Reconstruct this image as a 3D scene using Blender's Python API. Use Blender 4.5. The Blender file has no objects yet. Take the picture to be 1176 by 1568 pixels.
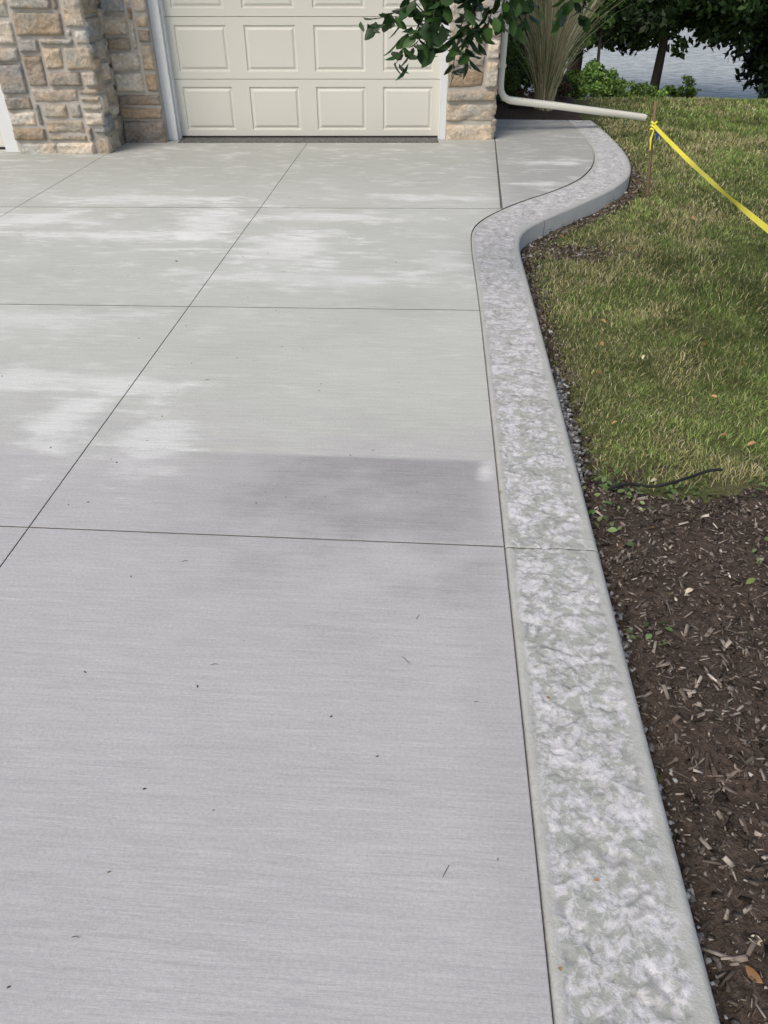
import bpy, bmesh, math, random
import numpy as np
from mathutils import Vector, noise, Matrix
random.seed(3); rng=np.random.default_rng(5)
scene=bpy.context.scene
# ------------------------------------------------------------ helpers
def link(o,parent=None):
    scene.collection.objects.link(o)
    if parent: o.parent=parent
    return o
def empty(name):
    e=bpy.data.objects.new(name,None); e.empty_display_size=.2
    return link(e)
def fast_mesh(name,verts,faces,mat=None,cols=None,parent=None,smooth=False):
    verts=np.asarray(verts,dtype=np.float32); faces=np.asarray(faces,dtype=np.int32)
    me=bpy.data.meshes.new(name)
    k=faces.shape[1]; m=faces.shape[0]
    me.vertices.add(len(verts)); me.vertices.foreach_set('co',verts.ravel())
    me.loops.add(m*k); me.loops.foreach_set('vertex_index',faces.ravel())
    me.polygons.add(m); me.polygons.foreach_set('loop_start',np.arange(0,m*k,k,dtype=np.int32))
    me.polygons.foreach_set('loop_total',np.full(m,k,dtype=np.int32))
    if smooth: me.polygons.foreach_set('use_smooth',np.ones(m,dtype=bool))
    me.update(calc_edges=True)
    if cols is not None:
        cols=np.asarray(cols,dtype=np.float32)
        c4=np.ones((len(verts),4),dtype=np.float32); c4[:,:3]=cols
        a=me.color_attributes.new('Col','FLOAT_COLOR','POINT'); a.data.foreach_set('color',c4.ravel())
    if mat: me.materials.append(mat)
    return link(bpy.data.objects.new(name,me),parent)
class M:
    def __init__(s,name,rough=.8,spec=.3):
        s.m=bpy.data.materials.new(name); s.m.use_nodes=True; s.t=s.m.node_tree
        s.b=s.t.nodes['Principled BSDF']; s.b.inputs['Roughness'].default_value=rough
        s.b.inputs['Specular IOR Level'].default_value=spec
        s._pos=None
    def n(s,ty,**kw):
        nd=s.t.nodes.new(ty)
        for k,v in kw.items(): setattr(nd,k,v)
        return nd
    def put(s,sock,v):
        if isinstance(v,bpy.types.NodeSocket): s.t.links.new(v,sock)
        elif isinstance(v,tuple) and len(v)==3 and sock.type=='RGBA': sock.default_value=(*v,1)
        else: sock.default_value=v
    def pos(s):
        if s._pos is None: s._pos=s.n('ShaderNodeNewGeometry').outputs['Position']
        return s._pos
    def math(s,op,a,b=0.0,c=0.0,clamp=False):
        nd=s.n('ShaderNodeMath',operation=op,use_clamp=clamp)
        s.put(nd.inputs[0],a); s.put(nd.inputs[1],b); s.put(nd.inputs[2],c); return nd.outputs[0]
    def scale(s,vec,xyz):
        nd=s.n('ShaderNodeVectorMath',operation='MULTIPLY'); s.put(nd.inputs[0],vec); nd.inputs[1].default_value=xyz; return nd.outputs[0]
    def noise(s,scale,detail=4,rough=.55,stretch=None,dist=0,vec=None):
        v=vec or s.pos()
        if stretch: v=s.scale(v,stretch)
        nd=s.n('ShaderNodeTexNoise'); s.put(nd.inputs['Vector'],v); nd.inputs['Scale'].default_value=scale
        nd.inputs['Detail'].default_value=detail; nd.inputs['Roughness'].default_value=rough; nd.inputs['Distortion'].default_value=dist
        return nd.outputs['Fac']
    def rng(s,v,a,b,c=0.0,d=1.0,smooth=True):
        nd=s.n('ShaderNodeMapRange'); 
        if smooth: nd.interpolation_type='SMOOTHSTEP'
        s.put(nd.inputs['Value'],v)
        for i,q in zip(('From Min','From Max','To Min','To Max'),(a,b,c,d)): nd.inputs[i].default_value=q
        return nd.outputs['Result']
    def mix(s,f,a,b,mode='MIX'):
        nd=s.n('ShaderNodeMix',data_type='RGBA',blend_type=mode)
        s.put(nd.inputs['Factor'],f); s.put(nd.inputs[6],a); s.put(nd.inputs[7],b); return nd.outputs[2]
    def attr(s,name='Col'):
        return s.n('ShaderNodeAttribute',attribute_name=name).outputs['Color']
    def col(s,v): s.put(s.b.inputs['Base Color'],v)
    def bump(s,h,strength=.5,dist=.01,normal=None):
        nd=s.n('ShaderNodeBump'); nd.inputs['Strength'].default_value=strength; nd.inputs['Distance'].default_value=dist
        s.put(nd.inputs['Height'],h)
        if normal: s.put(nd.inputs['Normal'],normal)
        s.put(s.b.inputs['Normal'],nd.outputs[0]); return nd.outputs[0]
    def translucent(s,f=.3):
        tr=s.n('ShaderNodeBsdfTranslucent'); s.put(tr.inputs['Color'],s.attr())
        mx=s.n('ShaderNodeMixShader'); mx.inputs[0].default_value=f
        s.t.links.new(s.b.outputs[0],mx.inputs[1]); s.t.links.new(tr.outputs[0],mx.inputs[2])
        s.t.links.new(mx.outputs[0],s.t.nodes['Material Output'].inputs[0])
def simple(name,c,rough=.6,var=.12,nscale=8,spec=.3,bump=0):
    m=M(name,rough,spec); f=m.noise(nscale,4)
    m.col(m.mix(f,tuple(x*(1-var) for x in c),tuple(min(1,x*(1+var)) for x in c)))
    if bump: m.bump(m.noise(nscale*12,3),bump,.004)
    return m.m
def boxes(name,lst,mat,parent=None,bevel=0.0,xf=None):
    bm=bmesh.new()
    for (x0,x1,y0,y1,z0,z1) in lst:
        r=bmesh.ops.create_cube(bm,size=1)
        for v in r['verts']:
            v.co=Vector(((x0+x1)/2+v.co.x*(x1-x0),(y0+y1)/2+v.co.y*(y1-y0),(z0+z1)/2+v.co.z*(z1-z0)))
    if bevel: bmesh.ops.bevel(bm,geom=bm.edges[:],offset=bevel,segments=2,affect='EDGES')
    if xf: bm.transform(xf)
    bmesh.ops.recalc_face_normals(bm,faces=bm.faces[:])
    me=bpy.data.meshes.new(name); bm.to_mesh(me); bm.free(); me.materials.append(mat)
    return link(bpy.data.objects.new(name,me),parent)
def tube(paths,seg=8):
    V=[];F=[]
    for pts,rad in paths:
        pts=[Vector(p) for p in pts]; b=len(V)
        for i,p in enumerate(pts):
            d=(pts[min(i+1,len(pts)-1)]-pts[max(i-1,0)]).normalized()
            a=d.orthogonal().normalized() if i==0 else (a-d*a.dot(d)).normalized()
            c=d.cross(a)
            for k in range(seg):
                t=2*math.pi*k/seg; V.append(p+(a*math.cos(t)+c*math.sin(t))*rad[i])
        for i in range(len(pts)-1):
            for k in range(seg):
                k2=(k+1)%seg; F.append((b+i*seg+k,b+i*seg+k2,b+(i+1)*seg+k2,b+(i+1)*seg+k))
    return V,F
def catmull(P,n):
    P=[np.array(p,float) for p in P]; P=[2*P[0]-P[1]]+P+[2*P[-1]-P[-2]]; out=[]
    for i in range(1,len(P)-2):
        for k in range(n):
            t=k/n; a,b,c,d=P[i-1:i+3]
            out.append(.5*((2*b)+(-a+c)*t+(2*a-5*b+4*c-d)*t*t+(-a+3*b-3*c+d)*t**3))
    out.append(P[-2]); return np.array(out)
# ------------------------------------------------------------ materials
def concrete_mat():
    m=M('broomed_concrete',.85,.2)
    sep=m.n('ShaderNodeSeparateXYZ'); m.put(sep.inputs[0],m.pos()); X,Y=sep.outputs[0],sep.outputs[1]
    n1=m.noise(1.8,4,.62,(.8,1.2,1)); wob=m.noise(3.6,4,.65,(.75,1.3,1)); strk=m.noise(6,4,.68,(.6,2.8,1),.2)
    ysh=m.math('ADD',Y,m.math('MULTIPLY',m.math('SUBTRACT',wob,.5),1.8))
    f=m.rng(ysh,1.8,3.0)
    lav=m.mix(n1,(.425,.418,.423),(.525,.518,.523)); grn=m.mix(n1,(.455,.47,.43),(.585,.60,.56))
    c=m.mix(f,lav,grn)
    g=m.math('MULTIPLY',m.rng(m.math('ADD',X,m.math('MULTIPLY',wob,.35)),.5,.9),.8)
    c=m.mix(g,c,(.38,.37,.375))
    g2=m.math('MULTIPLY',m.rng(m.math('ADD',Y,m.math('MULTIPLY',wob,1.2)),6.3,8.2),.6)
    c=m.mix(g2,c,(.36,.37,.34))
    st=m.math('ADD',m.math('MULTIPLY',strk,.5),m.math('MULTIPLY',wob,.5))
    band=m.math('MULTIPLY',m.rng(st,.50,.61),m.rng(Y,2.4,5.0,.04,.46))
    c=m.mix(band,c,(.70,.715,.69))
    sm=m.math('MULTIPLY',m.math('SUBTRACT',st,.5),5.2)
    def blob(cx,cy,rx,ry,amt,colr,c,lo=.1,hi=1.35,w=1.0):
        dx=m.math('DIVIDE',m.math('SUBTRACT',X,cx),rx); dy=m.math('DIVIDE',m.math('SUBTRACT',Y,cy),ry)
        d=m.math('SQRT',m.math('ADD',m.math('MULTIPLY',dx,dx),m.math('MULTIPLY',dy,dy)))
        if w: d=m.math('SUBTRACT',d,m.math('MULTIPLY',sm,w))
        return m.mix(m.rng(d,lo,hi,amt,0.0),c,colr)
    W=(.80,.81,.795)
    for b in [(-2.3,6.05,.95,.14,.55),(-1.62,5.5,.27,.5,.7),(-2.1,5.1,1.1,.12,.7),(-2.9,5.45,.5,.22,.6),(-.95,4.92,.4,.42,.58),
              (-.8,5.65,.7,.13,.5),(.08,4.7,.16,.25,.35),(-.8,4.35,.9,.15,.4),(0.,6.25,.7,.1,.45),(-1.8,2.95,.8,.14,.52),
              (-1.5,2.58,.14,.3,.6),(-1.07,2.5,.16,.32,.52),(-2.2,3.6,.7,.2,.38),(1.,7.58,.45,.14,.42),(.9,6.75,.3,.1,.38)]:
        c=blob(*b,W,c)
    inx=m.math('MULTIPLY',m.rng(m.math('ADD',X,m.math('MULTIPLY',wob,.8)),-.8,.25,.0,1.),m.rng(X,.17,.30,1.,0.))
    iny=m.math('MULTIPLY',m.rng(m.math('ADD',Y,m.math('MULTIPLY',st,.05)),2.41,2.44,1.,0.),m.rng(ysh,1.45,2.5))
    c=m.mix(m.math('MULTIPLY',m.math('MULTIPLY',inx,iny),.85),c,(.305,.295,.302))
    c=blob(.235,2.335,.04,.075,.7,(.74,.75,.73),c,.2,1.3,.7)
    c=blob(.25,1.0,.12,1.5,.3,(.37,.365,.37),c)
    c=blob(-.1,4.0,.5,.15,.25,(.42,.43,.39),c)
    br=m.noise(1,3,.75,(6,130,1),0); br2=m.noise(1,2,.6,(4,50,1),.4)
    amp=m.rng(wob,.35,.65,.22,.5)
    c=m.mix(amp,c,m.mix(m.rng(br,.3,.7,smooth=False),(.78,.78,.78),(1.16,1.16,1.16)),'MULTIPLY')
    c=m.mix(.35,c,m.mix(m.rng(br2,.3,.7,smooth=False),(.85,.85,.85),(1.10,1.10,1.10)),'MULTIPLY')
    fine=m.noise(110,3,.8)
    c=m.mix(.6,c,m.mix(m.rng(fine,.3,.7,smooth=False),(.80,.80,.80),(1.15,1.15,1.15)),'MULTIPLY')
    m.col(c); m.bump(m.math('ADD',br,m.math('MULTIPLY',fine,.8)),.4,.003); return m.m
def stamped_mat():
    m=M('stamped_concrete',.9,.12)
    a=m.noise(13,5,.72,None,.35); b=m.noise(40,4,.72,None,.5); fine=m.noise(150,3,.75)
    sep=m.n('ShaderNodeSeparateXYZ'); m.put(sep.inputs[0],m.pos()); Y=sep.outputs[1]
    mixv=m.math('ADD',a,m.math('MULTIPLY',m.math('SUBTRACT',b,.5),.8))
    c=m.mix(m.rng(mixv,.44,.54),(.375,.39,.36),(.545,.545,.55))
    c=m.mix(m.rng(mixv,.56,.66,0,.65),c,(.70,.70,.72))
    c=m.mix(m.math('MULTIPLY',m.rng(Y,2.,4.5),.3),c,(.55,.535,.555))
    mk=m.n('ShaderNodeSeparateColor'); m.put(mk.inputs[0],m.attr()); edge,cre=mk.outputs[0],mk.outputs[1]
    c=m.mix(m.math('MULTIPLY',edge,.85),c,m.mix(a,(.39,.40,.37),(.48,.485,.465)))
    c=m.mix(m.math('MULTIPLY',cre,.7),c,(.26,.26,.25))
    c=m.mix(.45,c,m.mix(fine,(.72,.72,.72),(1.22,1.22,1.22)),'MULTIPLY')
    m.col(c); m.bump(m.math('ADD',b,m.math('MULTIPLY',fine,.45)),.6,.006); return m.m
def vcol_mat(name,rough=.8,spec=.2,bumps=0,bd=.004,bs=60,trans=0,var=.3):
    m=M(name,rough,spec)
    if var or bumps:
        f=m.noise(bs,4,.65)
        m.col(m.mix(var,m.attr(),m.mix(m.rng(f,.3,.7,smooth=False),(.5,.5,.5),(1.45,1.45,1.45)),'MULTIPLY'))
        if bumps: m.bump(f,bumps,bd)
    else: m.col(m.attr())
    if trans: m.translucent(trans)
    return m.m
MC=concrete_mat(); MS=stamped_mat()
MJ=simple('joint_shadow_concrete',(.17,.165,.15),.95,.35,40)
MSTONE=vcol_mat('ledge_stone',.92,.12,.9,.02,32,0,.5)
MMORT=simple('mortar',(.46,.44,.40),.95,.15,30,bump=.4)
MDOOR=simple('cream_door_paint',(.66,.655,.59),.45,.02,3,bump=.08)
MTRIM=simple('white_trim_paint',(.72,.74,.75),.4,.03,5)
MSPOUT=simple('cream_downspout_paint',(.76,.75,.66),.4,.03,5)
MGRASS=vcol_mat('grass_blades',.6,.25,0,trans=0,var=0.)
MLEAF=vcol_mat('leaves',.5,.35,0,trans=0,var=0.)
MCHIP=vcol_mat('shredded_mulch',.9,.15,.4,.003,160,0,.35)
MBARK=simple('bark',(.075,.062,.05),.9,.4,25,bump=.8)
# ------------------------------------------------------------ curb paths
pairs=[((.277,-4),(.58,-4)),((.277,-1),(.58,-1)),((.277,1),(.58,1)),((.277,1.89),(.58,1.89)),((.277,3),(.582,3)),((.275,3.91),(.581,3.93)),((.267,4.55),(.578,4.5)),
 ((.263,5.06),(.579,4.95)),((.283,5.40),(.606,5.25)),((.357,5.65),(.675,5.465)),((.502,5.92),(.80,5.67)),((.698,6.20),(.975,5.91)),((.997,6.56),(1.235,6.27)),
 ((1.237,6.93),(1.50,6.67)),((1.416,7.37),(1.71,7.12)),((1.518,7.80),(1.82,7.63)),((1.572,8.25),(1.865,8.2)),((1.579,8.84),(1.865,8.82)),((1.553,9.40),(1.845,9.4)),((1.535,9.86),(1.815,9.86))]
inn=catmull([p[0] for p in pairs],60); out=catmull([p[1] for p in pairs],60)
def xo(y): return np.interp(y,out[:,1],out[:,0])
def bedx(y): return np.where(y<9.8,xo(y),np.interp(y,[9.8,11,12.2,14,16],[1.83,1.9,2.0,2.3,2.6]))
# ------------------------------------------------------------ driveway
drive=empty('concrete_driveway')
H0=lambda x:-.1; H1=lambda x:1.893; H2=lambda x:3.912+.03*x; H3=lambda x:5.945+.051*x; HB=lambda x:-4.0; HE=lambda x:9.3
GY={H0:.0022,H1:.0022,H2:.004,H3:.0055,HB:.003,HE:.003}; GAP=.0013
def poly_mesh(poly,name,z,depth,bev,mat,sidemat=None):
    bm=bmesh.new(); f=bm.faces.new([bm.verts.new(Vector((x,y,z))) for x,y in poly]); f.normal_update()
    if f.normal.z<0: f.normal_flip()
    r=bmesh.ops.extrude_face_region(bm,geom=[f])
    for v in [v for v in r['geom'] if isinstance(v,bmesh.types.BMVert)]: v.co.z-=depth
    bmesh.ops.recalc_face_normals(bm,faces=bm.faces[:])
    if bev:
        edges=[e for e in bm.edges if all(abs(v.co.z-z)<1e-6 for v in e.verts)]
        bmesh.ops.bevel(bm,geom=edges,offset=bev,segments=2,affect='EDGES',profile=.5)
    me=bpy.data.meshes.new(name)
    if sidemat:
        bm.normal_update()
        for f in bm.faces:
            if abs(f.normal.z)<.5: f.material_index=1
    bm.to_mesh(me); bm.free(); me.materials.append(mat)
    if sidemat: me.materials.append(sidemat)
    link(bpy.data.objects.new(name,me),drive)
def slab(poly,i): poly_mesh(poly,'slab_%d'%i,0,.1,.003,MC,MJ)
cols=[-9,-7.0,-5.1,-3.207,-1.329]
rows=[HB,H0,H1,H2,H3,HE]
k=0
for ci in range(4):
    for ri in range(5):
        a,b=cols[ci]+GAP,cols[ci+1]-GAP; lo,hi=rows[ri],rows[ri+1]
        slab([(a,lo(a)+GY[lo]),(b,lo(b)+GY[lo]),(b,hi(b)-GY[hi]),(a,hi(a)-GY[hi])],k); k+=1
G2=.003
def inner_between(y0,y1,step=6,g=G2):
    pts=[(p[0]-g,p[1]) for p in inn[::step] if y0<p[1]<y1]
    xi=lambda y: float(np.interp(y,inn[:,1],inn[:,0]))-g
    return [(xi(y0),y0)]+pts+[(xi(y1),y1)]
a=-1.329+GAP
for lo,hi in ((HB,H0),(H0,H1),(H1,H2),(H2,H3)):
    y0=lo(.277)+GY[lo]; y1=hi(.277 if hi is not H3 else .5)-GY[hi]
    slab([(a,lo(a)+GY[lo])]+inner_between(y0,y1)+[(a,hi(a)-GY[hi])],k); k+=1
J0=(.515,5.96); J1=(.64,9.3)
slab([(a,H3(a)+GY[H3]),(J0[0]-.003,H3(.5)+GY[H3]),(J1[0]-.003,9.3),(a,9.3)],k); k+=1
ib=inner_between(5.975,9.85)
slab([(J0[0]+.015,5.975)]+[(x-.004,y) for x,y in ib[1:]]+[(.66,9.85),(J1[0]+.003,9.3)],k)
poly_mesh([(-9,-4)]+inner_between(-3.99,9.8,6,-.03)+[(-9,9.2)],'joint_bed',-.014,.09,0,MJ)
def curb():
    L=np.concatenate([[0],np.cumsum(np.linalg.norm(np.diff((inn+out)/2,axis=0),axis=1))])
    mid=(inn+out)/2
    def s_at(y): return float(np.interp(y,mid[:,1],L))
    cuts=[0,s_at(-.1),s_at(1.893),s_at(3.93),s_at(5.83),s_at(7.9),L[-1]]
    for ci in range(len(cuts)-1):
        gg=.002 if ci<3 else .0035
        s0,s1=cuts[ci]+gg,cuts[ci+1]-gg
        ns=max(4,int((s1-s0)/(.005 if 1<=ci<=2 else .009))); ss=np.linspace(s0,s1,ns)
        ss=np.unique(np.concatenate([ss,[s0+.002,s0+.005,s1-.005,s1-.002]])); ns=len(ss)
        ix=np.interp(ss,L,inn[:,0]);iy=np.interp(ss,L,inn[:,1]);ox=np.interp(ss,L,out[:,0]);oy=np.interp(ss,L,out[:,1])
        ts=np.concatenate([[0,0,.008,.02,.04],np.linspace(.06,.93,54),[.95,.965,.98,.992,1,1]]); nt=len(ts)
        V=[];C=[]
        for i in range(ns):
            de=min(ss[i]-s0,s1-ss[i])
            inner_w=.022+.010*noise.noise(Vector((0,ss[i]*9,0)))+.008*noise.noise(Vector((3,ss[i]*40,0))); outer_w=.034+.016*noise.noise(Vector((5,ss[i]*8,0)))+.014*noise.noise(Vector((8,ss[i]*35,0)))
            for j,t in enumerate(ts):
                x=ix[i]+(ox[i]-ix[i])*t; y=iy[i]+(oy[i]-iy[i])*t
                dl=t*.30; dr=(1-t)*.30
                z=0
                if dl<.012: z-=.010*(1-dl/.012)**2
                if dr<.016: z-=.010*(1-dr/.016)**2
                if de<.005: z-=.003*(1-de/.005)**2
                mk=min(max((dl-inner_w)/.008,0),1)*min(max((dr-outer_w)/.010,0),1)
                cre=0
                if mk>0:
                    p=Vector((x,y,0))
                    q=p+noise.noise_vector(p*11)*.035+noise.noise_vector(p*37)*.016
                    h=0
                    for (sx,sy,am,o) in ((10,19,.0027,0),(20,38,.0019,7)):
                        u=Vector((q.x*sx,q.y*sy,o))
                        dd,pp=noise.voronoi(u)
                        c0=pp[0]; e=dd[1]-dd[0]
                        rv=Vector((noise.cell(c0*3.1+Vector((.1,.2,.3))),noise.cell(c0*5.3+Vector((9,4,1))),0))
                        h+=am*((u-c0).dot(rv)*1.3+.8*noise.cell(c0*7.7+Vector((2,2,2))))
                        if e<.11 and noise.noise(p*9+Vector((0,0,4+o)))>.05: cre=max(cre,(1-e/.11)*(1 if o==0 else .6))
                    z+=mk*(h-.0022*cre+.0011*noise.noise(p*60)+.0009*noise.noise(p*120))
                    cre*=mk*.9
                zz=z
                if j==0: zz=-.03
                if j==nt-1: zz=-.32
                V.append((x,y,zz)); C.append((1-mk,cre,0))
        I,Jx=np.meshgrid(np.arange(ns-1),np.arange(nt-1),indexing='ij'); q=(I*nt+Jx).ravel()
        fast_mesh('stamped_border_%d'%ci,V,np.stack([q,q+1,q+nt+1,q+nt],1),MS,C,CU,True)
        bm=bmesh.new(); 
        for i in (0,ns-1):
            vs=[bm.verts.new(V[i*nt+j]) for j in range(nt)]+[bm.verts.new((V[i*nt][0],V[i*nt][1],-.32))]
            bm.faces.new(vs)
        me=bpy.data.meshes.new('cap'); bm.to_mesh(me); bm.free(); me.materials.append(MJ); link(bpy.data.objects.new('joint_face_%d'%ci,me),CU)
CU=empty('stamped_curb'); curb()
# ------------------------------------------------------------ terrain
def zt(x,y):
    x=np.asarray(x,float); y=np.asarray(y,float)
    z=-.125+0*x
    z=z+.035*np.exp(-((y-8)/3.)**2)*np.clip((x-2.0)/2,0,1)
    z=z-np.where(y>12.3,.135*(y-12.3),0)
    z=np.maximum(z,-3.9)
    z=np.where(y>165,-3.9+(y-165)*.14,z); z=np.minimum(z,14)
    return z+.008*np.sin(x*5.1+y*1.7)*np.sin(y*4.3)
gx=np.unique(np.concatenate([[-600,-300,-150,-80,-40,-20],np.linspace(-12,14,131),[20,30,45,80,150,300,600]]))
gy=np.unique(np.concatenate([[-600,-300,-100,-40,-15],np.linspace(-6,16,133),np.linspace(17,45,29),[60,90,130,165,190,230,300,450,700]]))
XX,YY=np.meshgrid(gx,gy); V=np.stack([XX,YY,zt(XX,YY)],-1).reshape(-1,3)
nx=len(gx); ii,jj=np.meshgrid(np.arange(nx-1),np.arange(len(gy)-1)); q=(jj*nx+ii).ravel()
mt=M('lawn_soil',.95,.1); a_=mt.noise(3,5); b_=mt.noise(60,4,.7)
c_=mt.mix(mt.rng(b_,.35,.65),(.07,.08,.032),(.15,.17,.065)); c_=mt.mix(mt.rng(a_,.5,.7,0,.7),c_,(.15,.13,.08)); mt.col(c_); mt.bump(b_,.8,.03)
fast_mesh('ground',V,np.stack([q,q+1,q+nx+1,q+nx],1),mt.m,smooth=True)
mw=M('lake_water',.22,.6); rip=mw.noise(1.6,5,.65,(1,5,1),.4); mw.col(mw.mix(mw.rng(rip,.4,.6),(.36,.39,.39),(.72,.75,.75))); mw.bump(rip,.6,.25)  # pale ripple bands paint bright sky reflection into the water colour
fast_mesh('lake_water',[(-600,25,-3),(600,25,-3),(600,185,-3),(-600,185,-3)],[(0,1,2,3)],mw.m)
# ------------------------------------------------------------ mulch bed
def mulch_sheet(name,xs,ys,zf,mat):
    X_,Y_=np.meshgrid(xs,ys); V=np.zeros((X_.size,3)); V[:,0]=X_.ravel();V[:,1]=Y_.ravel()
    V[:,2]=[zf(x,y) for x,y in V[:,:2]]
    n=len(xs); ii,jj=np.meshgrid(np.arange(n-1),np.arange(len(ys)-1)); q=(jj*n+ii).ravel()
    return fast_mesh(name,V,np.stack([q,q+1,q+n+1,q+n],1),mat,smooth=True)
mm=M('mulch_soil',.95,.1); f1=mm.noise(45,5,.7); f2=mm.noise(4,4)
mm.col(mm.mix(f2,mm.mix(mm.rng(f1,.35,.7),(.03,.024,.02),(.135,.11,.09)),mm.mix(f1,(.05,.037,.03),(.16,.12,.095)))); mm.bump(f1,1.,.02)
def medge(x): return 2.47+.06*math.sin(x*4.5)+.05*max(0,x-1)
def mz(x,y):
    z=-.085+.024*noise.noise(Vector((x*4,y*4,0)))+.013*noise.noise(Vector((x*17,y*17,2)))
    d=min((medge(x)-y)/.12,(x-.575)/.10); d=min(max(d,0),1)
    return z-.045*(1-d)
BED=mulch_sheet('mulch_bed',np.linspace(.575,4.2,150),np.linspace(-3,2.6,230),mz,mm.m)
mulch_sheet('planting_bed',np.linspace(.66,2.4,40),np.linspace(9.86,15,60),lambda x,y:float(zt(x,y))+.03+.02*noise.noise(Vector((x*5,y*5,0)))-.08*max(0,min(1,(x-float(bedx(y))+.1)/.15)),mm.m)
def rotm(ax,ay,az):
    cx,sx,cy,sy,cz,sz=np.cos(ax),np.sin(ax),np.cos(ay),np.sin(ay),np.cos(az),np.sin(az)
    R=np.empty((len(ax),3,3)); R[:,0,0]=cz*cy;R[:,0,1]=cz*sy*sx-sz*cx;R[:,0,2]=cz*sy*cx+sz*sx
    R[:,1,0]=sz*cy;R[:,1,1]=sz*sy*sx+cz*cx;R[:,1,2]=sz*sy*cx-cz*sx;R[:,2,0]=-sy;R[:,2,1]=cy*sx;R[:,2,2]=cy*cx
    return R
CUBE=np.array([(-1,-1,-1),(1,-1,-1),(1,1,-1),(-1,1,-1),(-1,-1,1),(1,-1,1),(1,1,1),(-1,1,1)],float)
CF=np.array([(0,3,2,1),(4,5,6,7),(0,1,5,4),(1,2,6,5),(2,3,7,6),(3,0,4,7)])
def chips(name,P,L,Wd,T,C,mat,tilt=.35,parent=None,taper=.5):
    n=len(P); R=rotm(rng.normal(0,tilt,n),rng.normal(0,tilt,n),rng.uniform(0,6.28,n))
    v=CUBE[None]*np.stack([L,Wd,T],1)[:,None,:]*.5
    v=v*(1+rng.uniform(-taper,taper*.4,(n,8,1))*np.array([.4,1,.6]))
    v=np.einsum('nij,nkj->nki',R,v)+P[:,None,:]
    F=(CF[None]+np.arange(n)[:,None,None]*8).reshape(-1,4)
    return fast_mesh(name,v.reshape(-1,3),F,mat,np.repeat(C,8,0),parent)
def pal(n,colors,w,var=.25):
    colors=np.array(colors); w=np.array(w,float); c=colors[rng.choice(len(colors),n,p=w/w.sum())]
    return c*np.clip(rng.normal(1,var,(n,1)),.35,1.8)
n=52000; px=rng.uniform(.6,3.4,n); py=rng.uniform(-.6,2.55,n); keep=(py<2.45+.05*np.sin(px*4.5)+.05*np.clip(px-1,0,9)+rng.normal(0,.03,n))&~((px>2)&(rng.random(n)<.6)); px,py=px[keep],py[keep]; n=len(px)
pz=np.array([mz(x,y) for x,y in zip(px,py)])+rng.uniform(-.002,.012,n)
L=rng.gamma(1.4,.0085,n)+.003; Wd=np.minimum(L*rng.uniform(.08,.5,n),.012)
mc=pal(n,[(.05,.040,.033),(.105,.085,.071),(.175,.147,.125),(.27,.235,.20),(.48,.43,.37)],[24,33,28,12,2.2],.35)
chips('mulch_chips',np.stack([px,py,pz],1),L,Wd,rng.uniform(.001,.005,n),mc,MCHIP,.55,BED)
# ------------------------------------------------------------ lawn blades
def blades(P,Hh,Wd,C,lean):
    n=len(P); az=rng.uniform(0,6.28,n); wx,wy=np.cos(az)*Wd/2,np.sin(az)*Wd/2
    la=rng.uniform(0,6.28,n); ld=lean*Hh*rng.uniform(.3,1.,n); lx,ly=np.cos(la)*ld,np.sin(la)*ld
    z0=np.zeros(n); hz=np.sqrt(np.maximum(Hh**2-ld**2,(.25*Hh)**2))
    b0=P+np.stack([-wx,-wy,z0],1); b1=P+np.stack([wx,wy,z0],1)
    m=P+np.stack([lx*.3,ly*.3,hz*.6],1); m0=m+np.stack([-wx,-wy,z0],1)*.8; m1=m+np.stack([wx,wy,z0],1)*.8
    t=P+np.stack([lx,ly,hz],1)
    V=np.stack([b0,b1,m0,m1,t],1).reshape(-1,3)
    F=(np.array([(0,1,3),(0,3,2),(2,3,4)])[None]+np.arange(n)[:,None,None]*5).reshape(-1,3)
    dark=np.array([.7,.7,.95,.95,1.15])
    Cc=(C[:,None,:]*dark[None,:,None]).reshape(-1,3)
    return V,F,Cc
def vnoise(x,y,s,seed):
    """smooth value noise on a random lattice (no stripes)"""
    r=np.random.default_rng(seed); G=r.uniform(-1,1,(128,128)); u,v=x*s+17.3,y*s+9.1
    i,j=np.floor(u).astype(int),np.floor(v).astype(int); fu,fv=u-i,v-j; fu=fu*fu*(3-2*fu); fv=fv*fv*(3-2*fv)
    g=lambda a,b:G[a%128,b%128]
    return (g(i,j)*(1-fu)+g(i+1,j)*fu)*(1-fv)+(g(i,j+1)*(1-fu)+g(i+1,j+1)*fu)*fv
def snoise(x,y,s,seed): return .6*vnoise(x,y,s*.35,seed)+.3*vnoise(x,y,s*.8,seed+50)
Vs,Fs,Cs=[],[],[];off=0
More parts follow.
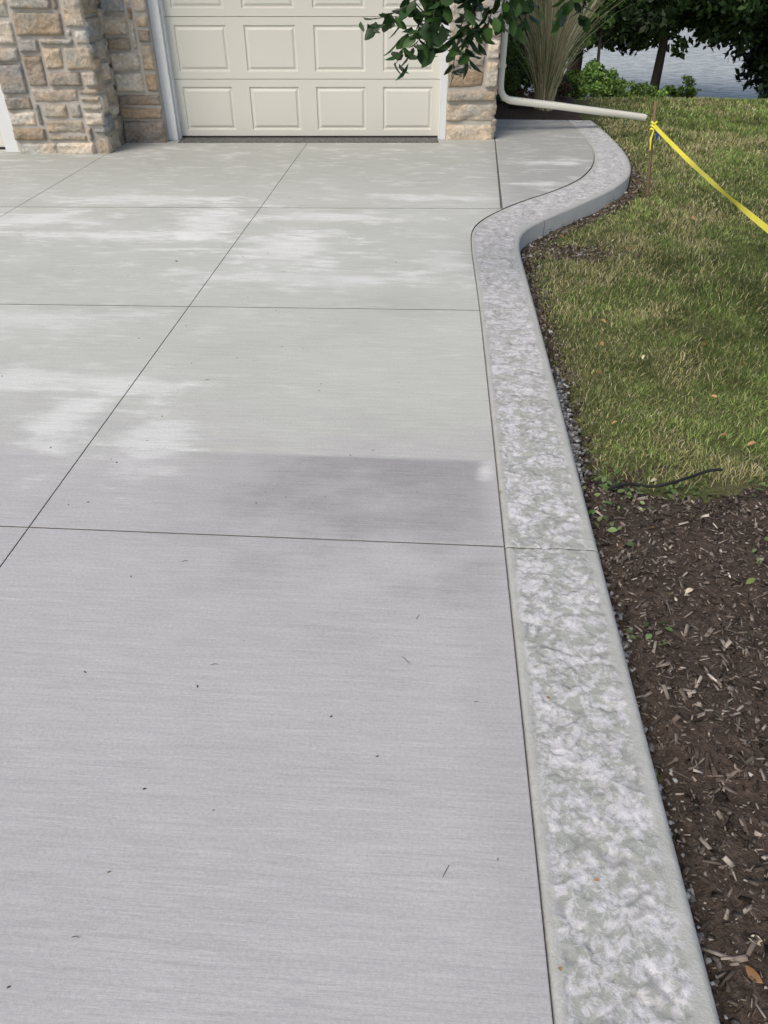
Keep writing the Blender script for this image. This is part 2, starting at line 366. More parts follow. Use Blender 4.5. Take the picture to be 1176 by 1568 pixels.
for (x0,x1,y0,y1,dens,h,w) in [(.58,2.6,2.35,4.2,17000,.036,.0030),(2.6,4.5,2.35,4.2,4500,.042,.004),(.58,4.5,4.2,6.2,9000,.038,.0042),(.7,5.2,6.2,8.5,5800,.042,.0058),(1.7,7,8.5,10.8,3500,.046,.008),(1.8,8.5,10.8,13.5,2300,.05,.011)]:
    n=int((x1-x0)*(y1-y0)*dens); x=rng.uniform(x0,x1,n); y=rng.uniform(y0,y1,n)
    d=x-bedx(y); d=np.where(y<5.3,d,d*.8)
    md=y-(2.47+.06*np.sin(x*4.5)+.05*np.clip(x-1,0,9))
    sp=snoise(x,y,12,2)
    pr=np.clip((d-.025-.09*sp-.02)/.15,0,1)*np.clip((md+.02+.08*sp)/.12,0,1)
    pr*=1-.85*np.exp(-(((x-.98)/.2)**2+((y-5.35)/.12)**2))
    pr*=np.clip(.85+.9*snoise(x,y,22,8),.2,1)
    k_=rng.random(n)<pr; x,y,d=x[k_],y[k_],d[k_]; n=len(x)
    big=snoise(x,y,3.6,11)+.7*snoise(x,y,10,12)
    dry=np.clip(.6*np.exp(-d/.5)+1.3*np.clip(big-.02,0,1)+.10,0,.85)
    g=np.array([(.15,.225,.055),(.20,.28,.075),(.11,.17,.045),(.26,.34,.11)])[rng.choice(4,n,p=[.4,.3,.18,.12])]
    g=g*np.clip(1+.5*snoise(x,y,3,21)+.6*snoise(x,y,8,22)+.6*snoise(x,y,24,23),.42,1.7)[:,None]
    s=np.array([(.42,.38,.20),(.34,.34,.14),(.54,.49,.32)])[rng.choice(3,n,p=[.35,.45,.2])]
    C=np.where((rng.random(n)<dry)[:,None],s,g)*rng.uniform(.55,1.45,(n,1))
    P=np.stack([x,y,zt(x,y)-.004],1)
    H_=h*rng.uniform(.5,1.35,n)*(1-.4*np.exp(-d/.2))*(1+.5*snoise(x,y,9,5))
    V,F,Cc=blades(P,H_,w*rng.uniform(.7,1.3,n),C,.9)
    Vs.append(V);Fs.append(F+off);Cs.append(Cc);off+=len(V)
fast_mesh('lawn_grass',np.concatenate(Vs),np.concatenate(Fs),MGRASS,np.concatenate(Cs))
n=13000; y=rng.uniform(2.3,9.6,n); d=np.abs(rng.normal(0,.06,n))+.006; x=xo(y)+d
k2=3000; x=np.concatenate([x,.98+rng.normal(0,.16,k2)]); y=np.concatenate([y,5.33+rng.normal(0,.08,k2)]); kk=x>xo(y)+.01; x,y=x[kk],y[kk]; n=len(x)
L=rng.gamma(1.8,.0035,n)+.003
chips('soil_crumbs',np.stack([x,y,zt(x,y)+L*.3],1),L,L*rng.uniform(.5,1,n),L*rng.uniform(.4,.8,n),pal(n,[(.06,.046,.036),(.12,.098,.075),(.21,.185,.155),(.36,.345,.33)],[36,36,17,5]),MCHIP,.8)
y=np.concatenate([2.75+rng.normal(0,.16,450),3.15+rng.normal(0,.12,300),1.6+rng.normal(0,.06,70),rng.uniform(.3,2.4,200)]); x=.595+np.abs(rng.normal(0,.028,len(y))); n=len(y)
L=rng.uniform(.006,.02,n); chips('gravel',np.stack([x,y,np.full(n,-.10)],1),L,L*.8,L*.6,pal(n,[(.20,.20,.20),(.36,.36,.35),(.13,.12,.11)],[3,3,2]),MCHIP,.9)
def leafmesh(P,Ls,R,C,width=.45,fold=.15,curl=.15):
    t=np.array([0,.28,.6,.85,1.0]); w=np.array([0,.85,1,.55,0])
    loc=[];
    for a,b in zip(t,w): loc.append((a,0,-curl*a*a))
    for a,b in zip(t[1:4],w[1:4]): loc.append((a,b*width/2,fold*b*width-curl*a*a))
    for a,b in zip(t[1:4],w[1:4]): loc.append((a,-b*width/2,fold*b*width-curl*a*a))
    loc=np.array(loc)
    F=np.array([(0,1,5,5),(1,2,6,5),(2,3,7,6),(3,4,7,7),(0,8,1,1),(1,8,9,2),(2,9,10,3),(3,10,4,4)])
    tri=[]
    for f in F:
        f=list(dict.fromkeys(f.tolist()))
        tri.append((f[0],f[1],f[2])); 
        if len(f)==4: tri.append((f[0],f[2],f[3]))
    tri=np.array(tri); n=len(P)
    v=np.einsum('nij,kj->nki',R,loc)*Ls[:,None,None]+P[:,None,:]
    return v.reshape(-1,3),(tri[None]+np.arange(n)[:,None,None]*11).reshape(-1,3),np.repeat(C,11,0)
n=260; x=rng.uniform(.62,3,n); y=rng.uniform(.2,9,n); x=np.maximum(x,xo(y)+.02)
z=np.array([mz(a,b) if b<2.4 else float(zt(a,b))+.03 for a,b in zip(x,y)])+.008
V,F,C=leafmesh(np.stack([x,y,z],1),rng.uniform(.012,.042,n),rotm(rng.normal(0,.4,n),rng.normal(0,.4,n),rng.uniform(0,6.28,n)),pal(n,[(.34,.20,.08),(.26,.15,.07),(.52,.46,.33),(.14,.18,.06)],[3,3,3,2]),.5,.3,.3)
fast_mesh('fallen_leaves',V,F,MLEAF,C)
wp=[(.70,2.40,30),(1.02,2.42,22),(1.32,2.42,20),(.67,2.08,12),(.72,1.62,7),(.75,2.3,16),(1.2,2.0,5),(1.0,.75,5),(.66,2.22,12)]
P=[]
for (a,b,c) in wp:
    for i in range(c): P.append((a+random.gauss(0,.05),b+random.gauss(0,.04),mz(a,b)+random.uniform(.01,.04)))
n=len(P); V,F,C=leafmesh(np.array(P),rng.uniform(.014,.036,n),rotm(rng.normal(0,.4,n),rng.normal(-.2,.4,n),rng.uniform(0,6.28,n)),pal(n,[(.09,.155,.045),(.14,.20,.075)],[1,1]),.6,.1,.2)
fast_mesh('weeds',V,F,MLEAF,C)
pts=[(.70+.022*i,2.325+.0075*i+.012*math.sin(i*.45)-.02*math.exp(-((i-10)/4)**2),-.058+.006*math.sin(i*.7)) for i in range(22)]
V,F=tube([(pts,[.006]*len(pts))]); fast_mesh('landscape_edging',V,F,simple('black_edging',(.018,.018,.018),.6,.2),smooth=True)
n=190; x=rng.uniform(-3,.5,n); y=rng.uniform(.5,8,n); L=rng.uniform(.003,.007,n); kk=(y<5)|(x<.2); x,y,L=x[kk],y[kk],L[kk]; n=len(x)
DB=chips('debris',np.stack([x,y,np.full(n,.0015)],1),L,L*.4,np.full(n,.002),pal(n,[(.07,.055,.04),(.18,.12,.07),(.3,.3,.28)],[4,2,1]),MCHIP,.1)
P=np.array([(.345,1.27,.004),(.30,.62,.004),(.40,.80,.004),(.285,2.2,.003),(-1.62,4.6,.003)])
V,F,C=leafmesh(P,np.array([.012,.010,.011,.012,.02]),rotm(np.zeros(5),np.zeros(5),rng.uniform(0,6,5)),pal(5,[(.30,.16,.05)],[1]),.6,.3,.3); fast_mesh('curled_leaf',V,F,MLEAF,C,DB)
tw=[]
for (cx,cy,l,a) in [(-.03,1.38,.035,-.8),(-.0,1.55,.02,1.2),(.08,.80,.03,1.1),(.16,1.25,.012,.2),(-.75,1.75,.02,.2),(-.55,1.33,.02,.1),(-.65,.62,.015,0),(-1.0,3.0,.02,.3),(-.9,4.45,.03,.2),(-.2,2.45,.015,.4)]:
    tw.append(([(cx+l*(t-.5)*math.cos(a)+.1*l*math.sin(t*3)*math.sin(a),cy+l*(t-.5)*math.sin(a)+.2*l*math.sin(t*3),.002) for t in (0,.25,.5,.75,1)],[.0005,.0007,.0007,.0006,.0004]))
V,F=tube(tw,5); fast_mesh('twigs',V,F,simple('twig',(.08,.06,.04),.8),parent=DB)
# ------------------------------------------------------------ garage
GAR=empty('garage_building')
TH=math.radians(3.7); XF=Matrix.Translation((-2.70,8.44,0))@Matrix.Rotation(TH,4,'Z')
def stones(name,ox,oy,ux,uy,width,height,seed,parent,cell=.060,z0=-.03):
    r=random.Random(seed); nx=max(2,round(width/cell)); cw=width/nx; ny=int(height/cell); occ=[[0]*nx for _ in range(ny)]
    V=[];F=[];C=[]; nxv,nyv=uy,-ux
    palet=[(.42,.355,.275),(.50,.44,.355),(.36,.345,.32),(.25,.255,.265),(.38,.30,.215),(.58,.53,.45),(.45,.40,.335),(.33,.285,.235),(.44,.385,.32)]
    wts=[4,5,2.5,1.0,2.6,3,4,1.6,2]
    for j in range(ny):
        for i in range(nx):
            if occ[j][i]: continue
            h=r.choices([1,2,3,4],[.9,3.6,4.2,1.4])[0]; w=r.choices([2,3,4,5,6,7,8],[.8,2.2,3.2,4.5,4.5,4,1.5])[0]
            if h==1: w=max(w,4)
            w2=0
            while w2<w and i+w2<nx and not occ[j][i+w2]: w2+=1
            w=w2
            if i+w<nx and nx-(i+w)==1 and not occ[j][i+w]: w+=1
            h=min(h,ny-j)
            for b in range(h):
                for a in range(w): occ[j+b][i+a]=1
            g=.0045
            x0,x1=i*cw+(g if i else -.006),(i+w)*cw-(g if i+w<nx else -.012); z0_,z1=j*cell+g,(j+h)*cell-g
            c=r.choices(palet,wts)[0]; bri=r.uniform(.86,1.14); prot=r.uniform(.002,.03); tx,tz=r.uniform(-.012,.012),r.uniform(-.012,.012)
            jt=[[(r.uniform(0,.010)),(r.uniform(0,.010))] for _ in range(4)]
            nu,nv=max(5,int((x1-x0)/.013)),max(5,int((z1-z0_)/.013)); b0=len(V)
            for b in range(nv+1):
                for a in range(nu+1):
                    fa,fb=a/nu,b/nv
                    jx=((1-fa)*((1-fb)*jt[0][0]+fb*jt[2][0])-fa*((1-fb)*jt[1][0]+fb*jt[3][0]))
                    jz=((1-fb)*((1-fa)*jt[0][1]+fa*jt[1][1])-fb*((1-fa)*jt[2][1]+fa*jt[3][1]))
                    X_=x0+(x1-x0)*fa+jx; Z_=z0_+(z1-z0_)*fb+jz
                    q=Vector((X_*7+seed*7,Z_*12,c[0]*50+i)); q=q+noise.noise_vector(q*1.3)*.5
                    rid=1-abs(noise.noise(q*1.6))*2; nn=noise.noise(q)*.45+noise.noise(q*3.1)*.25+noise.noise(q*8)*.2+.35*rid-.2
                    stp=math.floor(noise.noise(q*.9+Vector((3,3,3)))*5)/5
                    e=min(a,nu-a,b,nv-b)
                    D=prot+.015*nn+.016*stp+tx*(fa-.5)+tz*(fb-.5)
                    if e==0: D=-.022
                    elif e==1: D=D-.003-.003*r.random()
                    if e<=1:
                        X_+=.004*noise.noise(Vector((X_*35,Z_*35,seed))); Z_+=.005*noise.noise(Vector((Z_*35,X_*35,seed+4)))
                    V.append((ox+ux*X_+nxv*D,oy+uy*X_+nyv*D,z0+Z_)); k=bri*(1+.35*nn); wm=noise.noise(q*.7+Vector((7,1,1)))*.14
                    C.append((c[0]*k*(1+wm),c[1]*k,c[2]*k*(1-wm)))
            for b in range(nv):
                for a in range(nu):
                    q=b0+b*(nu+1)+a; F.append((q,q+1,q+nu+2,q+nu+1))
    V=[tuple(XF@Vector(v)) for v in V]
    return fast_mesh(name,V,F,MSTONE,C,parent,False)
HT=2.75
boxes('mortar_backing',[(-1.42,-.535,-.685,6,-.1,HT),(-.54,-.10,-.165,6.01,-.1,HT+.001),(2.80,3.275,-.015,5.9,-.1,HT),(3.0,3.272,.1,6.02,-.1,HT-.002)],MMORT,GAR,xf=XF)
stones('column_stone_front',-1.42,-.70,1,0,.90,HT,21,GAR,.066)
stones('column_stone_side',-.52,-.70,0,1,.54,HT,12,GAR)
stones('recess_stone',-.52,-.18,1,0,.42,HT,23,GAR)
stones('pier_stone_front',2.80,-.03,1,0,.49,HT,24,GAR,.062)
stones('pier_stone_side',3.29,-.03,0,1,3.0,HT,15,GAR)
boxes('door_trim',[(-.10,0,-.06,.10,-.0,2.13),(-.0,.018,-.012,.10,0,2.13),(2.74,2.80,-.02,.10,0,2.13),(2.722,2.74,.0,.1,0,2.13),(-.10,2.80,-.058,.10,2.13,2.28),
    (-1.56,-1.42,-.655,-.4,0,2.13),(-1.578,-1.56,-.60,-.4,0,2.13),(-4.45,-1.42,-.653,-.4,2.13,2.28),(-4.45,-4.31,-.655,-.4,0,2.13)],MTRIM,GAR,.004,XF)
def door(name,s0,yl):
    bm=bmesh.new(); cw=2.74/4; ch=2.12/4
    rects=[(0.0,0.0,.006),(.004,.004,0),(.088,.068,0),(.096,.076,-.012),(.108,.088,-.012),(.128,.108,-.001)]
    for r_ in range(4):
        for c_ in range(4):
            x0,x1=s0+c_*cw,s0+(c_+1)*cw; z0,z1=.012+r_*ch,.012+(r_+1)*ch; loops=[]
            for (mx,mz_,d) in rects:
                mx_=0 if mx<=.004 else mx
                dd=d if mx>.004 else (-.014 if mx==0 else 0)
                loops.append([bm.verts.new((x,yl-dd,z)) for x,z in ((x0+mx_,z0+mz_),(x1-mx_,z0+mz_),(x1-mx_,z1-mz_),(x0+mx_,z1-mz_))])
            for a_,b_ in zip(loops,loops[1:]):
                for i in range(4):
                    j=(i+1)%4
                    try: bm.faces.new((a_[i],a_[j],b_[j],b_[i]))
                    except: pass
            bm.faces.new(loops[-1])
    bm.transform(XF); bmesh.ops.remove_doubles(bm,verts=bm.verts[:],dist=1e-5); 
    me=bpy.data.meshes.new(name); bm.to_mesh(me); bm.free(); me.materials.append(MDOOR); link(bpy.data.objects.new(name,me),GAR)
door('garage_door',0,.07); door('second_garage_door',-4.31,-.50)
MB=simple('door_seal_rubber',(.03,.03,.03),.7)
boxes('door_seal',[(.02,2.72,.055,.10,.007,.022),(-4.3,-1.58,-.515,-.47,.001,.022)],MB,GAR,xf=XF)
me_=M('exposed_pebble_strip',.9,.2); pf=me_.noise(110,3,.7); me_.col(me_.mix(me_.rng(pf,.42,.62),(.05,.05,.05),(.28,.28,.27))); me_.bump(pf,.8,.006)
boxes('threshold_strip',[(.02,2.72,-.19,.058,-.02,.006)],me_.m,GAR,.002,XF)
MW=simple('tan_siding',(.40,.36,.29),.8,.05,4)
MR=simple('roof_shingles',(.09,.085,.08),.95,.3,20,bump=.6)
boxes('upper_walls',[(-.535,3.27,-.012,6.,2.28,3.0),(-4.6,-.53,-.60,6,2.285,3.0),(-4.6,-4.45,-.60,6,0,2.29),(-4.6,3.2,5.9,6.05,0,3),(-.53,3.2,.08,.2,2.0,2.3)],MW,GAR,xf=XF)
bm=bmesh.new(); a_=[(-5.0,-1.1,2.95),(3.7,-.5,2.95),(3.7,6.5,2.95),(-5.0,6.5,2.95),(-1.6,2.7,5.0),(.4,2.9,5.0)]
vv=[bm.verts.new(v) for v in a_]
for f in ((0,1,5,4),(1,2,5),(2,3,4,5),(3,0,4),(3,2,1,0)): bm.faces.new([vv[i] for i in f])
bm.transform(XF); me=bpy.data.meshes.new('roof'); bm.to_mesh(me); bm.free(); me.materials.append(MR); link(bpy.data.objects.new('roof',me),GAR)
def ribbon_box(path,w,h,name,mat,parent=None):
    V=[];F=[]; P=[Vector(p) for p in path]
    for i,p in enumerate(P):
        d=(P[min(i+1,len(P)-1)]-P[max(i-1,0)]).normalized(); 
        side=Vector((.05,1,0)); side=(side-d*side.dot(d)).normalized(); up=d.cross(side)
        for a,b in ((-1,-.75),(-.75,-1),(.75,-1),(1,-.75),(1,.75),(.75,1),(-.75,1),(-1,.75)): V.append(p+side*a*w/2+up*b*h/2)
    for i in range(len(P)-1):
        for k in range(8):
            k2=(k+1)%8; F.append((i*8+k,i*8+k2,(i+1)*8+k2,(i+1)*8+k))
    return fast_mesh(name,V,F,mat,None,parent,False)
DS=ribbon_box([(.655,9.0,2.9),(.655,9.0,.47),(.665,9.0,.40),(.70,9.005,.345),(.76,9.015,.315),(1.35,9.2,.235),(1.36,9.203,.233),(2.33,9.5,.09)],.09,.065,'downspout',MSPOUT)
boxes('downspout_strap',[(.615,.695,8.95,9.05,.62,.65)],MSPOUT,DS,.002)
# ------------------------------------------------------------ stake and tape
MWD=simple('weathered_wood',(.20,.135,.085),.85,.3,30,bump=.4)
V,F=tube([([(1.856,6.92,-.2),(1.81,6.92,.2),(1.765,6.93,.60)],[.016,.015,.013]),],4)
ST=fast_mesh('wooden_stake',V+[Vector((1.765,6.93,.61))],[tuple(f) for f in F]+[(len(V)-4,len(V)-3,len(V)-2,len(V)-1)],MWD)
V,F=tube([([(1.70,2.95,-.2),(1.69,2.95,.6)],[.016,.013])],4); fast_mesh('wooden_stake.001',V,F,MWD)
P0=Vector((1.785,6.90,.43)); P1=Vector((1.695,2.95,.46)); V=[];n=80
for i in range(n+1):
    t=i/n; p=P0.lerp(P1,t); p.z-=.035*math.sin(math.pi*t); tw_=.25+.55*math.sin(t*9)+.2*math.sin(t*31)
    o=Vector((math.sin(tw_)*.8,0,math.cos(tw_)))*.016; V+= [p-o,p+o*.9]
F=[(2*i,2*i+1,2*i+3,2*i+2) for i in range(n)]
MT=simple('yellow_barrier_tape',(.85,.79,.09),.4,.08,20)
TP=fast_mesh('barrier_tape',V,F,MT)
V=[];F=[]
for k_ in range(3):
    V2,F2=tube([([(1.785+.02*math.cos(t),6.92+.02*math.sin(t),.40+k_*.025+.006*math.sin(2*t+k_)) for t in np.linspace(0,6.28,13)],[.008]*13)],6)
    F+= [tuple(a+len(V) for a in f) for f in F2]; V+=V2
fast_mesh('tape_knot',V,F,MT,parent=TP)
V,F=tube([([(1.80,6.89,.42),(1.82,6.87,.37),(1.81,6.86,.33)],[.010,.013,.006])],6); fast_mesh('blue_tie',V,F,simple('blue_plastic',(.03,.08,.35),.5),parent=TP)
V,F=tube([([(1.79,6.90,.40),(1.775,6.885,.33),(1.785,6.88,.25)],[.008,.010,.006])],4); fast_mesh('tape_tail',V,F,MT,parent=TP)
# ------------------------------------------------------------ foliage
def cloud(name,clumps,n,size,colors,parent=None,sub=14,aspect=.55,seed=1,mat=None):
    r=np.random.default_rng(seed); cl=np.array(clumps,float)
    S=[];
    for c in cl:
        m_=sub; d=r.normal(size=(m_,3)); d/=np.linalg.norm(d,axis=1)[:,None]; rad=r.uniform(.35,1,(m_,1))**.6
        ctr=c[:3]+d*rad*c[3:6]; rr=np.mean(c[3:6])*r.uniform(.18,.42,(m_,1)); S.append(np.concatenate([ctr,rr,np.full((m_,1),r.uniform(.8,1.2))*r.uniform(.6,1.4,(m_,1))],1))
    S=np.concatenate(S); p=S[:,3]**2; idx=r.choice(len(S),n,p=p/p.sum())
    d=r.normal(size=(n,3)); d/=np.linalg.norm(d,axis=1)[:,None]
    P=S[idx,:3]+d*(S[idx,3:4]*r.uniform(.2,1.15,(n,1))**.6)*np.array([1,1,.75])
    u=r.normal(size=(n,3)); u[:,2]-=.3; u/=np.linalg.norm(u,axis=1)[:,None]; w=np.cross(u,r.normal(size=(n,3))); w/=np.linalg.norm(w,axis=1)[:,None]
    s=size*r.uniform(.6,1.3,(n,1)); 
    V=np.stack([P-u*s/2,P+w*s*aspect/2,P+u*s/2,P-w*s*aspect/2],1).reshape(-1,3)
    F=np.arange(n*4).reshape(-1,4)
    colors=np.array(colors); C=colors[r.choice(len(colors),n)]*S[idx,4:5]*r.uniform(.65,1.35,(n,1))
    return fast_mesh(name,V,F,mat or MLEAF,np.repeat(C,4,0),parent)
def tree(name,x,y,h,r0,clumps,n,size,colors,seed,limbs=6,sub=16):
    z0=float(zt(x,y))-.1; R=random.Random(seed); e=empty(name)
    tr=[([(x,y,z0),(x+.03,y,z0+h*.2),(x-.02,y+.05,z0+h*.5),(x,y,z0+h*.9)],[r0*1.35,r0,r0*.7,r0*.15])]
    for i in range(limbs):
        c=clumps[i%len(clumps)]; a=R.uniform(.3,.55)*h
        tr.append(([(x,y,z0+a),((x+c[0])/2+R.uniform(-.3,.3),(y+c[1])/2,(z0+a+c[2])/2+.3),(c[0]+R.uniform(-.4,.4)*c[3],c[1]+R.uniform(-.4,.4)*c[4],c[2]+.2)],[r0*.45,r0*.28,r0*.06]))
    V,F=tube(tr); fast_mesh('trunk_and_limbs',V,F,MBARK,None,e,True)
    cloud('crown',clumps,n,size,colors,e,seed=seed,sub=sub); return e
DK=[(.020,.046,.015),(.03,.062,.019),(.046,.09,.027)]
MD=[(.06,.13,.035),(.085,.17,.045),(.05,.10,.028)]
LT=[(.15,.26,.055),(.22,.33,.08),(.11,.21,.045)]
tree('maple_tree',5.62,22.5,8,.10,[(5.3,22,1.9,2.6,2.2,2.0),(7.6,22,1.6,2.2,2.2,2.0),(3.6,23,1.8,1.8,2,2.1),(6.5,22,4.5,3.5,3,2.4),(5.6,22.2,.45,1.7,1.1,.55),(7.4,22.3,.35,1.2,1.,.6)],42000,.19,DK,3,sub=26)
tree('spruce_tree',9.6,22.8,8,.16,[(9.2,22.6,-.5,1.3,1.4,1.2),(9.1,22.8,1.1,1.6,1.5,1.5),(11.4,23,.3,1.8,1.8,2.6),(9.6,23,4,1.1,1.1,2.4)],34000,.18,[(.012,.03,.012),(.02,.04,.015)],4,sub=26)
tree('oak_tree',4.8,31,11,.22,[(4.5,31,2.0,3.6,2.6,3.2),(9,32,2.0,3.8,3,3.4),(0.5,31,1.6,3.5,3,4.2),(5,31,6,4,3,3.),(7.6,31,-.1,3.6,1.5,1.0),(5.,31.3,-.2,2.5,1.5,1.0),(7.6,31.5,1.,3.,1.5,1.)],50000,.30,DK,5,sub=30)
tree('ash_tree',15.5,28,11,.22,[(13.8,28,1.0,3.2,3,3.8),(18,29,2,4,3,5)],18000,.30,DK,6,sub=24)
tree('birch_tree',2.25,19,6,.07,[(2.1,19,.9,.75,.8,1.9),(1.5,18.5,.0,.8,.8,1.5),(2.6,18.8,1.4,.7,.6,1.2)],22000,.11,MD,7,sub=18)
tree('sumac_tree',2.75,15.3,3,.03,[(2.65,15.3,.95,.5,.45,.55),(3.0,15.2,1.35,.5,.4,.5),(2.35,15.4,.75,.35,.4,.6)],8000,.085,[(.10,.20,.05),(.15,.26,.07)],8,5)
cloud('juniper_shrub',[(.9,13.6,.6,.8,.6,1.1),(1.6,13.9,.3,.6,.6,.95),(.2,13.4,.8,.6,.6,1.2)],22000,.065,[(.028,.06,.02),(.045,.09,.03)],seed=9,sub=22)
cloud('spirea_shrub',[(1.02,11.9,.25,.30,.3,.32),(.82,11.6,.1,.22,.25,.25),(.95,11.8,.65,.2,.25,.25)],8000,.035,LT,seed=10)
cloud('barberry_shrub',[(1.12,11.3,.02,.16,.18,.14),(1.75,12.3,-.05,.2,.2,.18)],3000,.03,[(.16,.07,.04),(.11,.06,.04),(.20,.15,.08)],seed=12)
cloud('dogwood_shrub',[(2.62,14.0,-.12,.35,.3,.22),(3.1,14.6,-.30,.4,.3,.18),(2.3,13.6,-.05,.25,.3,.26),(3.6,15,-.5,.4,.3,.2)],9000,.05,LT,seed=13,sub=18)
cloud('shoreline_shrubs',[(3.9,26,-1.6,.8,.6,.35),(6.6,27,-1.95,.5,.6,.25),(5.2,28,-1.9,.5,.6,.3),(4.9,27.5,-1.4,.4,.4,.3),(7.9,28,-1.9,.6,.4,.3)],7000,.10,LT,seed=14,sub=22)
cl=[(x_,190+10*math.sin(x_),4+2*math.sin(x_*.7),14,8,7) for x_ in range(-200,240,16)]
cloud('distant_trees',cl,30000,1.6,DK,seed=15)
n=3000; cx,cy=1.42,11.3; zb=float(zt(cx,cy)); V=[];F=[];C=[]
for i in range(n):
    a=random.uniform(0,6.28); r0=random.uniform(0,.12); hh=random.uniform(.7,2.2); sp=abs(random.gauss(0,.25))*hh*.8; w=.006
    straw=random.random()<(.80 if hh>1.1 else .5)
    c=(.72,.61,.40) if straw else (.22,.30,.11); kk=random.uniform(.6,1.4)
    b=len(V); wd=Vector((-math.sin(a),math.cos(a),0)) if random.random()<.5 else Vector((1,0,0))
    for k_ in range(5):
        t=k_/4; rr=r0+sp*t**1.8; zz=zb+hh*(t-.25*(sp/hh)*t*t*2)
        p=Vector((cx+math.cos(a)*rr,cy+math.sin(a)*rr,zz)); ww=w*(1-t*.85)
        V+=[p-wd*ww,p+wd*ww]; C+=[tuple(min(.85,q*kk*(.75+.5*t)) for q in c)]*2
    F+=[(b+2*k_,b+2*k_+1,b+2*k_+3,b+2*k_+2) for k_ in range(4)]
OG=fast_mesh('ornamental_grass',V,F,MGRASS,C)
# ------------------------------------------------------------ overhanging pear tree
PT=empty('pear_tree')
tr=[([(2.75,2.3,-.2),(2.72,2.32,.5),(2.7,2.35,1.3),(2.65,2.4,2.2),(2.6,2.5,3.4),(2.6,2.6,4.8)],[.09,.075,.07,.06,.04,.01]),
    ([(2.68,2.38,1.9),(2.2,2.9,2.45),(1.5,3.4,2.55),(.9,3.8,2.25),(.45,3.98,1.95),(.2,4.02,1.72)],[.04,.032,.025,.017,.011,.006]),
    ([(2.65,2.4,2.2),(3.3,2.0,3.1),(3.8,1.7,3.8)],[.04,.025,.008]),([(2.62,2.5,2.8),(2.2,3.4,3.6),(1.8,4.0,4.1)],[.035,.02,.006]),
    ([(2.62,2.5,2.6),(1.9,2.2,3.3),(1.4,2.0,3.8)],[.03,.02,.006])]
A,B_,C_=(.45,3.98,1.95),(.2,4.02,1.72),(.9,3.8,2.25)
twigs=[[A,(.15,4.0,1.60),(-.10,4.0,1.40),(-.25,4.02,1.33),(-.345,4.03,1.315)],
 [B_,(.0,3.98,1.48),(-.11,3.97,1.28),(-.20,3.96,1.15)],
 [B_,(.02,4.05,1.46),(-.05,4.07,1.27),(-.10,4.07,1.18)],
 [B_,(.13,3.98,1.45),(.08,3.96,1.24),(.06,3.95,1.10)],
 [A,(.2,4.1,1.6),(.15,4.12,1.3),(.12,4.12,1.13)],
 [A,(.3,4.0,1.58),(.23,4.0,1.36),(.19,4.0,1.24)],
 [A,(.34,4.05,1.6),(.31,4.07,1.40),(.29,4.08,1.29)],
 [C_,(.6,4.1,1.8),(.44,4.18,1.46),(.39,4.2,1.31)],
 [C_,(.7,4.0,1.8),(.60,4.05,1.46),(.56,4.07,1.30)],
 [C_,(.72,4.1,1.8),(.66,4.15,1.48),(.65,4.17,1.31)],
 [A,(.1,3.9,1.6),(-.02,3.86,1.4),(-.03,3.85,1.22)],
 [B_,(.05,4.1,1.5),(.0,4.15,1.38),(-.03,4.17,1.27)]]
P=[];U=[]
for t_ in twigs:
    c=catmull(t_,8); tr.append(([tuple(p) for p in c],list(np.linspace(.0045,.0015,len(c)))))
    LL=np.concatenate([[0],np.cumsum(np.linalg.norm(np.diff(c,axis=0),axis=1))]); s=.12
    while s<LL[-1]:
        p=np.array([np.interp(s,LL,c[:,i]) for i in range(3)])
        for q in range(random.choice([1,2,3]) ):
            a=random.uniform(0,6.28); d=np.array([math.cos(a)*.7,math.sin(a)*.7,random.uniform(-1.2,.0)]); 
            off_=np.array([random.gauss(0,.02),random.gauss(0,.03),random.gauss(0,.018)])
            P.append(p+off_); U.append(d/np.linalg.norm(d))
        s+=.02
V,F=tube(tr,7); fast_mesh('trunk_and_branches',V,F,MBARK,None,PT,True)
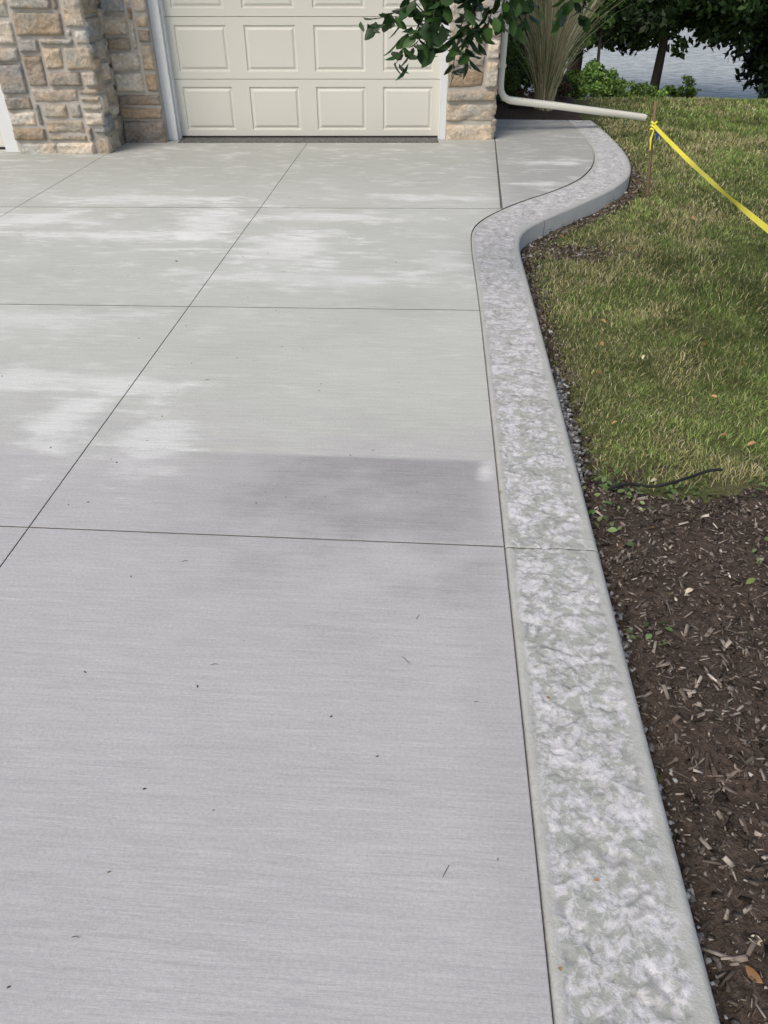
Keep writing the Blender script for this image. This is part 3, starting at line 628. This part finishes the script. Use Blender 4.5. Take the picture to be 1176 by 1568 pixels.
def frames(U):
    U=np.array(U); w=np.cross(U,np.array([0,0,1.])+rng.normal(0,.5,U.shape)); w/=np.linalg.norm(w,axis=1)[:,None]; n_=np.cross(U,w); return np.stack([U,w,n_],2)
P=np.array(P); n=len(P)
V,F,C=leafmesh(P,rng.uniform(.06,.105,n),frames(U),pal(n,[(.035,.085,.02),(.055,.115,.03),(.025,.06,.018)],[3,2,2],.2),.5,.12,.18)
MPEAR=vcol_mat('pear_leaves',.38,.4,0,trans=.22,var=0.)
fast_mesh('hanging_leaves',V,F,MPEAR,C,PT)
cloud('crown',[(2.7,2.4,4.,1.2,1.2,1.2),(1.8,3.6,3.8,.9,.9,.8),(3.6,1.9,3.7,.9,.9,.8),(1.6,2.0,3.6,.7,.7,.7)],7000,.09,[(.03,.075,.018),(.045,.10,.025)],PT,seed=20)
# ------------------------------------------------------------ light, sky, camera
w=bpy.data.worlds.new('World'); scene.world=w; w.use_nodes=True; nt=w.node_tree
sky=nt.nodes.new('ShaderNodeTexSky'); sky.sky_type='NISHITA'; sky.sun_disc=False
EL,AZ=math.radians(50),math.radians(215)
sky.sun_elevation=EL; sky.sun_rotation=AZ; sky.dust_density=4.0; sky.air_density=1.0; sky.ozone_density=.8
bg=nt.nodes['Background']; bg.inputs['Strength'].default_value=.148; nt.links.new(sky.outputs[0],bg.inputs[0])
sl=bpy.data.lights.new('sun','SUN'); sl.energy=1.45; sl.angle=math.radians(30); sl.color=(1,.95,.86)
so=link(bpy.data.objects.new('sun',sl)); d=Vector((math.sin(AZ)*math.cos(EL),math.cos(AZ)*math.cos(EL),math.sin(EL))); so.rotation_euler=d.to_track_quat('Z','Y').to_euler(); so.location=d*30
cam=bpy.data.cameras.new('camera'); co=link(bpy.data.objects.new('camera',cam)); co.location=(0,0,1.55)
co.rotation_euler=(math.radians(53.03),0,math.radians(3.67)); cam.sensor_fit='VERTICAL'; cam.sensor_height=36; cam.lens=26.0; cam.clip_end=2000; cam.clip_start=.05
scene.camera=co
scene.view_settings.view_transform='Standard'; scene.view_settings.look='None'; scene.view_settings.exposure=0
